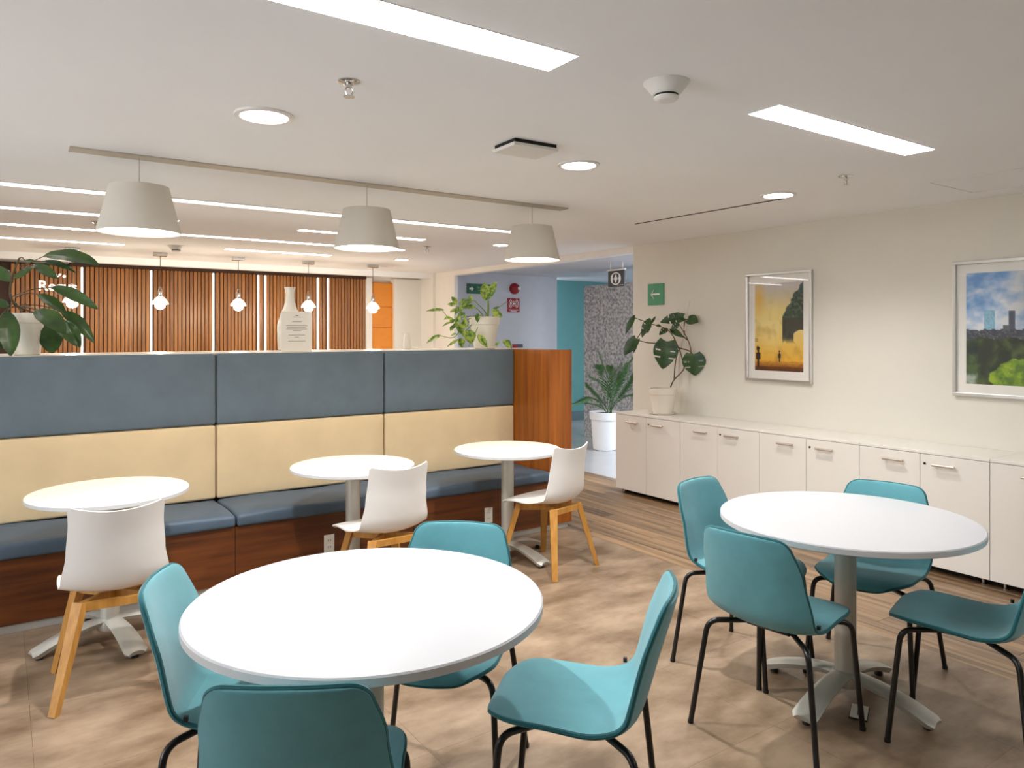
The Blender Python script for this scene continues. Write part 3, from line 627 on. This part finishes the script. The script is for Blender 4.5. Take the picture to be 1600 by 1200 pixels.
# hanging sign
SX = 6.62; a, c = at_x(951, 424, SX), at_x(976, 447, SX); cy, cz = (a.y+c.y)/2, (a.z+c.z)/2; hy, hz = (a.y-c.y)/2, (a.z-c.z)/2
t = thing('hanging_sign', 'square charcoal sign with white ring hanging from the corridor ceiling', 'sign', (SX, cy, cz))
obj('board', MB().box(-.012, .012, -hy, hy, -hz, hz, .003, 1), 'sign_charcoal', t); obj('top_bar', MB().box(-.018, .018, -hy-.01, hy+.01, hz, hz+.02, .002, 1), 'wall_white', t)
for sgn in (-1, 1): obj('hanger', MB().bar((0, sgn*hy*.75, hz+.02), (0, sgn*hy*.75, 2.47-cz), .016, .016), 'wall_white', t)
obj('ring', MB().tube([(-.014, hy*.58*math.cos(q), hz*.72*math.sin(q)) for q in [k*math.pi/16 for k in range(33)]], .008, 6), 'sign_white', t)
for dy, s_ in ((-.07, .022), (0, .030), (.07, .022)): obj('figure', MB().lathe([(s_, -.004), (s_, .004)], 14, (-.014, dy, .0), axis='x').box(-.016, -.012, dy-.012, dy+.012, -.05, .05), 'sign_white', t)
obj('caption_line', MB().box(-.0135, -.0115, -hy*.9, -hy*.1, -hz*.86, -hz*.80), 'sign_white', t)
# arrow sign on the right wall
a, c = at_x(1013, 444, XW), at_x(1038.5, 476, XW); cy, cz = (a.y+c.y)/2, (a.z+c.z)/2; hy, hz = (a.y-c.y)/2, (a.z-c.z)/2
t = thing('arrow_sign', 'green square sign with white left arrow above the monstera', 'sign', (XW, cy, cz))
obj('board', MB().box(-.012, 0, -hy, hy, -hz, hz, .005, 2), 'sign_green', t)
k = .058; obj('arrow', MB().bar((-.013, k, 0), (-.013, -k, 0), .004, .004, .015, .015).bar((-.0132, k, 0), (-.0132, k*.2, k*.8), .004, .004, .015, .015, up=(1, 0, 0)).bar((-.0132, k, 0), (-.0132, k*.2, -k*.8), .004, .004, .015, .015, up=(1, 0, 0)), 'sign_white', t)

# ------------------------------------------------------------------ pictures
def noise2(x, y, s=0):
    from mathutils import noise
    return noise.noise(Vector((x, y, s*7.3+.5)))
def fbm(x, y, s=0, o=4):
    v = 0; a = .5
    for k in range(o): v += a*noise2(x, y, s+k); x *= 2; y *= 2; a *= .5
    return v
def mixc(a, b, t): t = max(0, min(1, t)); return tuple(p+(q-p)*t for p, q in zip(a, b))
def print_mesh(wd, ht, nx, nz, colfn):
    vs = [(0, -wd/2+wd*i/nx, -ht/2+ht*j/nz) for j in range(nz+1) for i in range(nx+1)]
    fs = [[j*(nx+1)+i, j*(nx+1)+i+1, (j+1)*(nx+1)+i+1, (j+1)*(nx+1)+i] for j in range(nz) for i in range(nx)]
    me = bpy.data.meshes.new('print'); me.from_pydata(vs, [], fs); at_ = me.color_attributes.new('print', 'FLOAT_COLOR', 'POINT')
    for n, v in enumerate(vs):
        c_ = colfn(.5-v[1]/wd, .5+v[2]/ht); at_.data[n].color = (*lin(tuple(x/255 for x in c_)), 1)     # u grows to the viewer's right
    return me
def gold(u, v):
    c = mixc((226, 170, 48), (228, 205, 130), (v-.08)/.45); c = mixc(c, (196, 190, 186), (v-.68)/.28)
    c = mixc(c, (236, 214, 140), .6*max(0, 1-((u-.36)/.3)**2-((v-.5)/.35)**2))
    c = mixc(c, (226, 172, 60), max(0, .9-abs(u-.08)*5)*max(0, 1-abs(v-.83)*4))
    n = fbm(u*5, v*8, 1); c = mixc(c, (150, 112, 40), max(0, n*.9)*(1 if v < .6 else .3))
    edge = .60+.05*noise2(v*22, 3)+max(0, (v-.62))*.95 if v > .62 else .585
    if v > .32+.04*noise2(u*14, 1) and u > edge:
        d = mixc((58, 58, 46), (46, 66, 56), (v-.55)/.2); d = mixc(d, (48, 70, 96), (v-.85)/.12); d = mixc((26, 50, 40), (88, 104, 78), .35+fbm(u*18, v*34, 2)*2.4) if v > .6 else mixc(d, (34, 34, 28), .3); d = mixc(d, (52, 78, 108), (v-.80)*3)
        if not (u > .80 and ((u-.96)/.17)**2+((v-.38)/.085)**2 < 1): c = mixc(c, d, min(1, (v-.31)*14))
    if v < .11: c = mixc(c, (120, 58, 6), (.11-v)*9+.15+.8*max(0, fbm(u*12, v*40, 5)))
    if v < .05: c = mixc(c, (60, 34, 8), .5)
    def person(x0, z0, s):
        x = (u-x0)/(s*1.9); z = (v-z0)/s
        return (abs(x) < .10 and 0 < z < 1.5) or ((x/.14)**2+((z-1.72)/.2)**2 < 1) or (abs(x) < .2 and .75 < z < 1.35)
    if person(.07, .03, .13) or person(.52, .10, .07): c = (28, 18, 12)
    if abs(u-.03) < .04 and (.335 < v < .345 or .36 < v < .368 or .385 < v < .392): c = (50, 36, 20)
    return c
def city(u, v):
    cl = fbm(u*5+3, v*7, 3)
    sky = mixc((104, 152, 208), (226, 230, 236), .45+cl*2.2); sky = mixc(sky, (178, 176, 176), max(0, min(1, (u-.28)*3))*(.7+cl*.6)); sky = mixc(sky, (228, 226, 224), max(0, .62-v)*3)
    c = sky
    for x0, x1, top, cc in ((.16, .25, .66, (140, 190, 214)), (.36, .42, .65, (72, 80, 100)), (.32, .37, .53, (92, 96, 108)), (.6, .68, .6, (90, 96, 112)), (.75, .8, .56, (110, 112, 120))):
        if x0 < u < x1 and v < top: c = mixc(cc, (50, 60, 80), .4*max(0, noise2(u*90, v*90)))
    if v < .49+.02*noise2(math.floor(u*40), 7): c = mixc((56, 60, 72), (160, 160, 160), max(0, noise2(u*70, v*70))*.8)
    t = fbm(u*9, v*9, 9)
    if v < .42+.05*noise2(u*9, 4): c = mixc((22, 34, 18), (70, 90, 40), .32+t*2.2+.5*fbm(u*40, v*40, 21))
    if ((u-.46)/.24)**2+((v-.07)/.16)**2 < 1+t*.9: c = mixc((72, 110, 14), (150, 176, 26), .45+t*2+.7*fbm(u*45, v*45, 22))
    if v < .10 and u < .1: c = mixc((150, 160, 150), (70, 90, 60), .5+t*3)
    return c
def picture(lab, y0, y1, z0, z1, fw, mw, mh, fn, nx, nz, mx_=None):
    cy, cz = (y0+y1)/2, (z0+z1)/2; hy, hz = (y1-y0)/2, (z1-z0)/2
    t = thing('framed_picture', lab, 'picture', (XW, cy, cz), 0, 'framed pictures on the right wall')
    for nm, bx in (('frame_rail', (-hy, hy, hz-fw, hz)), ('frame_rail', (-hy, hy, -hz, -hz+fw)), ('frame_stile', (-hy, -hy+fw, -hz+fw, hz-fw)), ('frame_stile', (hy-fw, hy, -hz+fw, hz-fw))):
        obj(nm, MB().box(-.032, 0, *bx, .003, 2), 'frame_silver', t)
    obj('mat_board', MB().box(-.008, -.002, -hy+fw, hy-fw, -hz+fw, hz-fw), 'mat_board', t)
    pr = obj('print', print_mesh(2*(hy-fw-mw), 2*(hz-fw-mh), nx, nz, fn), M['print'], t, (-.009, 0, 0))
    obj('glass_pane', MB().box(-.020, -.018, -hy+fw, hy-fw, -hz+fw, hz-fw), 'picture_glass', t)
pa, pb = at_x(1168, 429, XW), at_x(1271, 600, XW)
print('pic1', pa, pb)
picture('tall silver-framed golden picture with two dark figures on the wall', pb.y, pa.y, pb.z, pa.z, .022, .062, .068, gold, 70, 130)
pa2, pb2 = at_x(1491, 410, XW), at_x(1491, 617, XW)
print('pic2', pa2, pb2)
picture('silver-framed city skyline picture cut off by the right edge', pa2.y-.86, pa2.y, pb2.z, pa2.z, .022, .058, .06, city, 150, 120)

# ------------------------------------------------------------------ plants
def pot(parent, r0, r1, h, m, rim=.25):
    zr = h*(1-rim)
    obj('pot', MB().lathe([(r0*.9, 0), (r0, .006), (r1*.89, zr), (r1*.965, zr+.004), (r1, h-.004), (r1-.004, h), (r1-.012, h-.002), (r1-.016, h-.03), (.01, h-.032)], 40), m, parent, smooth=40)
    obj('soil', MB().lathe([(r1-.016, h-.03), (r1*.5, h-.018), (.01, h-.015)], 24, cap=False), 'soil', parent, smooth=True)
SH = {'lance': lambda a: max(.02, math.sin(math.pi*min(1, a*.93+.05))**.9*(1-.25*a)), 'oval': lambda a: max(.02, math.sin(math.pi*min(1, a*.96+.03))**.65), 'heart': lambda a: max(.03, (math.sin(math.pi*min(1, a*.86+.13))**.75)*(1.05-.25*a))}
CAMV = Vector((0, 0, CH))
def leaf(parent, inv, base, tip, width, kind, m, droop=.05, fold=.12, face=None, holes=False, twist=0.0):
    base = inv @ base; tip = inv @ tip; d = tip-base; L = d.length
    toc = (inv @ CAMV - base).normalized() if face is None else Vector(face).normalized()
    nrm = toc-d.normalized()*toc.dot(d.normalized())
    nrm = nrm.normalized() if nrm.length > .05 else d.orthogonal().normalized()
    nrm = (nrm+Vector((0, 0, .55))).normalized(); nrm = (nrm-d.normalized()*nrm.dot(d.normalized())).normalized()
    if twist: nrm = Matrix.Rotation(twist, 3, d.normalized()) @ nrm
    side = d.normalized().cross(nrm)
    sh = SH[kind]
    def fn(a, b):
        q = b*2-1; w_ = sh(a)*width/2
        back = -.10*L*abs(q)**1.5*(1-a)**6 if kind == 'heart' else 0
        return base+d*a+d.normalized()*back+Vector((0, 0, 1))*droop*L*4*a*(1-a)+side*q*w_+nrm*(abs(q)*w_*fold*2-.10*L*a*a+.012*L*math.sin(a*17)*abs(q))
    if holes: mb = MB().surf(fn, 20, 10, .0016, skip=lambda i, j: i % 5 == 2 and 3 < i < 17 and j in (1, 2, 7, 8) or (i % 5 == 2 and 9 < i < 15 and j in (0, 9)))
    else: mb = MB().surf(fn, 10, 6, .0014)
    return obj('leaf', mb, m, parent, smooth=60)
def stem(parent, inv, pts, r, m, r1=None, name='stem'):
    return obj(name, MB().tube(catmull([inv @ p for p in pts], 4*len(pts)), r, 7, r1), m, parent, smooth=True)

# left plant on the ledge
PD = 4.33
def zz(u0, v0, s): return lambda x, y: (u0+x/s, v0+y/s)
z1 = zz(0, 370, 6.317)
base = at(45, 553, PD); base.z = ZT+.0008; base.y = 5.29; base.x = .135
PD = base.dot(FWD)
pl = thing('potted_plant', 'broad-leaved dark green plant in white pot at left end of the ledge', 'plant', base, 0, 'potted plants on the ledge')
inv = Matrix.Translation(-base)
pot(pl, .066, .094, .25, 'pot_white')
def A(x, y, dd=0): return at(*z1(x, y), PD+dd)
stem(pl, inv, [A(235, 735), A(180, 690), A(105, 590), A(120, 400), A(190, 210)], .011, 'stem_brown', .005)
P1 = [((435, 190), (955, 240), 150, -.05, (125, 400), .06), ((340, 270), (550, 390), 100, -.10, (130, 420), 0), ((520, 500), (940, 690), 110, -.10, (120, 590), .05), ((380, 570), (650, 740), 115, -.02, (150, 600), .03),
      ((350, 730), (640, 930), 180, -.14, (200, 690), .06), ((610, 740), (930, 1030), 120, .06, (200, 670), .10), ((650, 830), (790, 1090), 110, .04, (220, 690), .08), ((480, 870), (520, 1150), 190, .03, (240, 720), .02),
      ((70, 740), (110, 1160), 170, -.14, (170, 690), .05), ((-10, 800), (20, 1100), 130, -.10, (140, 690), .04), ((95, 440), (-80, 280), 110, .0, (110, 500), .02), ((150, 410), (320, 300), 60, -.12, (125, 450), .02),
      ((90, 690), (-80, 620), 90, -.06, (150, 680), .03), ((540, 890), (765, 1065), 100, .02, (210, 700), .05), ((80, 330), (-60, 440), 90, .10, (115, 420), .03), ((250, 240), (350, 230), 40, .04, (185, 215), 0), ((420, 245), (735, 340), 70, .03, (190, 300), .08)]
for bs, tp, wd, dd, st, dr in P1:
    b_, t_ = A(*bs, dd), A(*tp, dd*1.4); leaf(pl, inv, b_, t_, wd/6.317*PD/FPX*1.05, 'oval' if wd > 90 else 'lance', 'leaf_dark', dr, .10, twist=random.uniform(-.3, .3))
    s_ = A(*st); mid = (s_+b_)/2+Vector((0, 0, .015)); stem(pl, inv, [s_, mid, b_], .0035, 'stem_brown', .0025)
# variegated plant by the end block
base = Vector((0, 5.30, ZT+.0008)); base.x = fx(757, 5.30); PD = base.dot(FWD)
z2 = zz(660, 420, 8.889)
pl = thing('potted_plant', 'variegated trailing plant in white pot beside the walnut end block', 'plant', base, 0, 'potted plants on the ledge')
inv = Matrix.Translation(-base)
pot(pl, .088, .132, .27, 'pot_white')
def A(x, y, dd=0): return at(*z2(x, y), PD+dd)
stem(pl, inv, [A(905, 690), A(912, 560), A(910, 440)], .012, 'stem_green', .009)
for pts in ([(870, 680), (880, 610), (780, 500), (700, 440), (560, 500)], [(850, 680), (820, 620), (740, 545), (600, 530)], [(850, 690), (770, 690), (540, 900), (450, 700), (480, 490)], [(860, 690), (760, 640), (560, 720), (520, 480)], [(860, 680), (790, 740), (750, 860), (640, 1080)], [(850, 690), (640, 660), (400, 700), (270, 570)], [(860, 690), (600, 760), (440, 950), (250, 930)], [(950, 690), (990, 640), (1020, 570), (1170, 455)]):
    stem(pl, inv, [A(x, y, -.13 if i > 1 and x < 800 else -.02) for i, (x, y) in enumerate(pts)], .005, 'stem_green', .0025)
P2 = [((880, 440), (865, 185), 125, 0), ((890, 435), (1025, 175), 105, -.02), ((970, 600), (1110, 665), 95, -.03), ((960, 600), (1060, 520), 40, 0), ((700, 430), (540, 520), 75, -.1), ((740, 540), (585, 530), 70, -.1),
      ((480, 490), (405, 385), 65, -.1), ((480, 485), (340, 495), 34, -.1), ((300, 575), (50, 575), 52, -.12), ((390, 670), (295, 700), 46, -.12), ((405, 735), (272, 795), 34, -.12), ((260, 925), (50, 1020), 62, -.12), ((430, 790), (385, 865), 50, -.12),
      ((630, 850), (690, 1045), 145, -.2), ((520, 960), (560, 1095), 95, -.18), ((770, 920), (905, 1090), 85, -.2), ((1115, 1000), (1245, 1100), 110, -.15), ((760, 620), (770, 745), 66, -.16), ((470, 750), (565, 905), 95, -.15), ((600, 700), (555, 865), 80, -.15),
      ((520, 640), (470, 770), 60, -.14), ((500, 980), (340, 1085), 34, -.12), ((1010, 1080), (1080, 1010), 45, -.15), ((520, 500), (600, 400), 50, -.1), ((540, 560), (640, 480), 50, -.1), ((470, 560), (380, 600), 40, -.1), ((560, 700), (640, 800), 70, -.14), ((470, 900), (390, 930), 36, -.14), ((560, 860), (610, 960), 70, -.16), ((500, 520), (450, 640), 50, -.1), ((690, 420), (640, 370), 50, -.08)]
for k in range(16):
    bx_, by_ = random.uniform(430, 620), random.uniform(480, 980); an = random.uniform(2.2, 5.2); P2.append(((bx_, by_), (bx_+95*math.cos(an), by_-95*math.sin(an)*.8), random.uniform(34, 60), random.uniform(-.2, -.04)))
for bs, tp, wd, dd in P2: leaf(pl, inv, A(*bs, dd), A(*tp, dd), wd/8.889*PD/FPX*1.3, 'lance', 'leaf_variegated', .03, .15, twist=random.uniform(-.4, .4))
# monstera on the first cabinet
base = Vector((5.15, 4.93, CT+.0008)); PD = base.dot(FWD); z3 = zz(960, 460, 6.0)
pl = thing('potted_plant', 'monstera with split leaves in white pot on the cabinet', 'plant', base)
inv = Matrix.Translation(-base)
obj('saucer', MB().lathe([(.09, 0), (.125, .004), (.135, .016), (.128, .016), (.118, .008), (.01, .006)], 36), 'pot_white', pl, smooth=40)
pp = thing('tmp', 'x', 'x'); bpy.data.objects.remove(pp)
def pot_at(parent, r0, r1, h, m, dz):
    zr = h*.74
    o = obj('pot', MB().lathe([(r0*.9, dz), (r0, dz+.006), (r1*.89, dz+zr), (r1*.965, dz+zr+.004), (r1, dz+h-.004), (r1-.004, dz+h), (r1-.012, dz+h-.002), (r1-.016, dz+h-.03), (.01, dz+h-.032)], 40), m, parent, smooth=40)
    obj('soil', MB().lathe([(r1-.016, dz+h-.03), (r1*.5, dz+h-.018), (.01, dz+h-.015)], 24, cap=False), 'soil', parent, smooth=True)
pot_at(pl, .092, .133, .235, 'pot_white', .008)
def A(x, y, dd=0):
    u, v = z3(x, y); return at(u, v, min(PD+dd, 5.285/(FWD.x+RGT.x*(u-PX)/FPX)))
stem(pl, inv, [A(600, 880, .02), A(605, 620, .03), A(660, 320, .03), A(703, 60, .03)], .008, 'stake_white', .004, 'support_stake')
for pts in ([(525, 870), (560, 800), (650, 700), (640, 620), (600, 500), (510, 340), (330, 270), (190, 220)], [(560, 800), (570, 650), (600, 520)], [(650, 690), (715, 560), (690, 430), (600, 270)], [(600, 500), (700, 530), (740, 570)], [(600, 500), (540, 470), (490, 445)], [(490, 460), (330, 455), (215, 430)], [(690, 430), (600, 360), (520, 325)], [(655, 380), (660, 260), (690, 230)], [(330, 270), (250, 360), (200, 430)]):
    stem(pl, inv, [A(x, y, -.02*i) for i, (x, y) in enumerate(pts)], .0065, 'stem_brown', .004)
P3 = [((492, 440), (455, 695), 235, -.12, 1), ((738, 560), (757, 760), 225, -.10, 1), ((650, 215), (435, 255), 110, -.06, 1), ((690, 235), (780, 255), 115, -.02, 0), ((500, 320), (420, 375), 75, -.08, 1), ((540, 330), (605, 268), 70, -.08, 1), ((335, 225), (255, 395), 90, -.14, 1), ((330, 230), (312, 360), 60, -.10, 0), ((190, 195), (105, 365), 60, -.16, 0),
      ((205, 415), (92, 565), 110, -.18, 0), ((205, 430), (180, 545), 50, -.12, 0), ((560, 180), (650, 240), 80, -.02, 0), ((520, 330), (650, 400), 70, -.05, 0), ((345, 275), (385, 205), 30, -.1, 0), ((390, 290), (440, 300), 36, -.1, 0)]
for bs, tp, wd, dd, hl in P3: leaf(pl, inv, A(*bs, dd), A(*tp, dd*1.25), wd/6*PD/FPX, 'heart' if wd > 100 else 'lance', 'leaf_monstera', .03, .08, holes=bool(hl), twist=random.uniform(-.2, .2))
# palm in the corridor
base = Vector((6.61, 7.376, 0)); PD = base.dot(FWD); z4 = zz(880, 530, 6.0)
pl = thing('potted_palm', 'feathery palm in tall white pot standing in the corridor', 'plant', base)
inv = Matrix.Translation(-base)
pot(pl, .155, .205, .50, 'pot_cool', .2)
def A(x, y, dd=0): return at(*z4(x, y), PD+dd)
def frond(root, mid, tip, ll):
    pts = catmull([inv @ root, inv @ mid, inv @ tip], 24); ll *= 1.25; mb = MB().tube(pts, .005, 5, .0015)
    for k in range(6, 25):
        t_ = (pts[min(k+1, 24)]-pts[k-1]).normalized(); f = math.sin(math.pi*((k-6)/20)**.8)*.85+.15
        sd = t_.cross(Vector((0, 0, 1)))
        sd = sd.normalized() if sd.length > .1 else Vector((1, 0, 0))
        for sg in (-1, 1):
            e = pts[k]+(sd*sg*.75+t_*.75+Vector((0, 0, -.15))).normalized()*ll*f*random.uniform(.85, 1.1)
            wv = t_*.0065+Vector((0, 0, .004)); mdl = (pts[k]+e)/2+Vector((0, 0, .012)); n_ = Vector((0, 0, .0012))
            mb.add([pts[k], mdl+wv, e, mdl-wv, pts[k]+n_, mdl+wv+n_, e+n_, mdl-wv+n_], [[0, 1, 2, 3], [4, 7, 6, 5], [0, 1, 5, 4], [1, 2, 6, 5], [2, 3, 7, 6], [3, 0, 4, 7]])
    obj('frond', mb, 'leaf_palm', pl)
for m_, t_, ll, d0 in (((430, 400), (340, 130), .20, .0), ((500, 380), (650, 170), .24, -.05), ((360, 560), (240, 430), .16, -.1), ((300, 560), (95, 610), .17, -.15), ((520, 520), (640, 330), .22, .1), ((400, 460), (250, 350), .13, .1), ((480, 430), (560, 250), .22, .15), ((540, 560), (680, 520), .2, -.1), ((410, 380), (390, 270), .18, -.1), ((460, 480), (500, 330), .2, .05), ((330, 620), (240, 600), .12, -.2), ((560, 480), (700, 300), .22, .0)):
    frond(A(430+random.uniform(-25, 25), 700), A(*m_, d0), A(*t_, d0*1.6), ll)

# ------------------------------------------------------------------ things on the ledge
a = at_y(465, 547, 5.24)
sg = thing('counter_sign', 'white acrylic stand with a printed notice on the ledge', 'sign', (a.x, 5.26, ZT), math.radians(-6))
obj('sheet', MB().box(-.108, .108, -.004, .004, .004, .288, .002, 1), 'paper', sg); obj('foot', MB().box(-.108, .108, -.03, .05, 0, .006, .002, 1), 'paper', sg)
for z_, hw_, m_ in ((.258, .010, 'ink_dark'), (.248, .026, 'ink_dark'), (.214, .034, 'ink'), (.186, .076, 'ink'), (.174, .066, 'ink'), (.162, .074, 'ink'), (.150, .03, 'ink'), (.118, .058, 'ink'), (.103, .016, 'ink'), (.074, .062, 'ink')):
    obj('text_line', MB().box(-hw_, hw_, -.0048, -.0038, z_-.0018, z_+.0018), m_, sg)
a = at_y(453, 547, 5.5)
v_ = thing('bottle_vase', 'tall white bottle vase behind the printed notice', 'vase', (a.x, 5.5, ZT))
obj('vase_body', MB().lathe([(.070, 0), (.086, .01), (.092, .10), (.090, .19), (.070, .27), (.044, .33), (.033, .38), (.031, .43), (.036, .462), (.041, .475), (.036, .475), (.028, .43), (.028, .38)], 40, cap=False), 'ceramic_white', v_, smooth=50)
obj('vase_floor', MB().lathe([(.070, 0), (.070, .004)], 30), 'ceramic_white', v_); obj('stopper', MB().lathe([(.027, .40), (.027, .405)], 20), 'vase_dark', v_)
a = at_y(636, 545, 5.55)
v_ = thing('cone_lampshade', 'small tapered pale lampshade set on the ledge before the pilaster', 'vase', (a.x, 5.55, ZT))  # stands in for a table lamp's shade on the far counter
obj('vase_body', MB().lathe([(.034, 0), (.036, .004), (.022, .132), (.019, .134), (.019, .12), (.03, .008)], 28, cap=False), 'ceramic_white', v_, smooth=50); obj('vase_floor', MB().lathe([(.033, .001), (.033, .006)], 24), 'ceramic_white', v_)
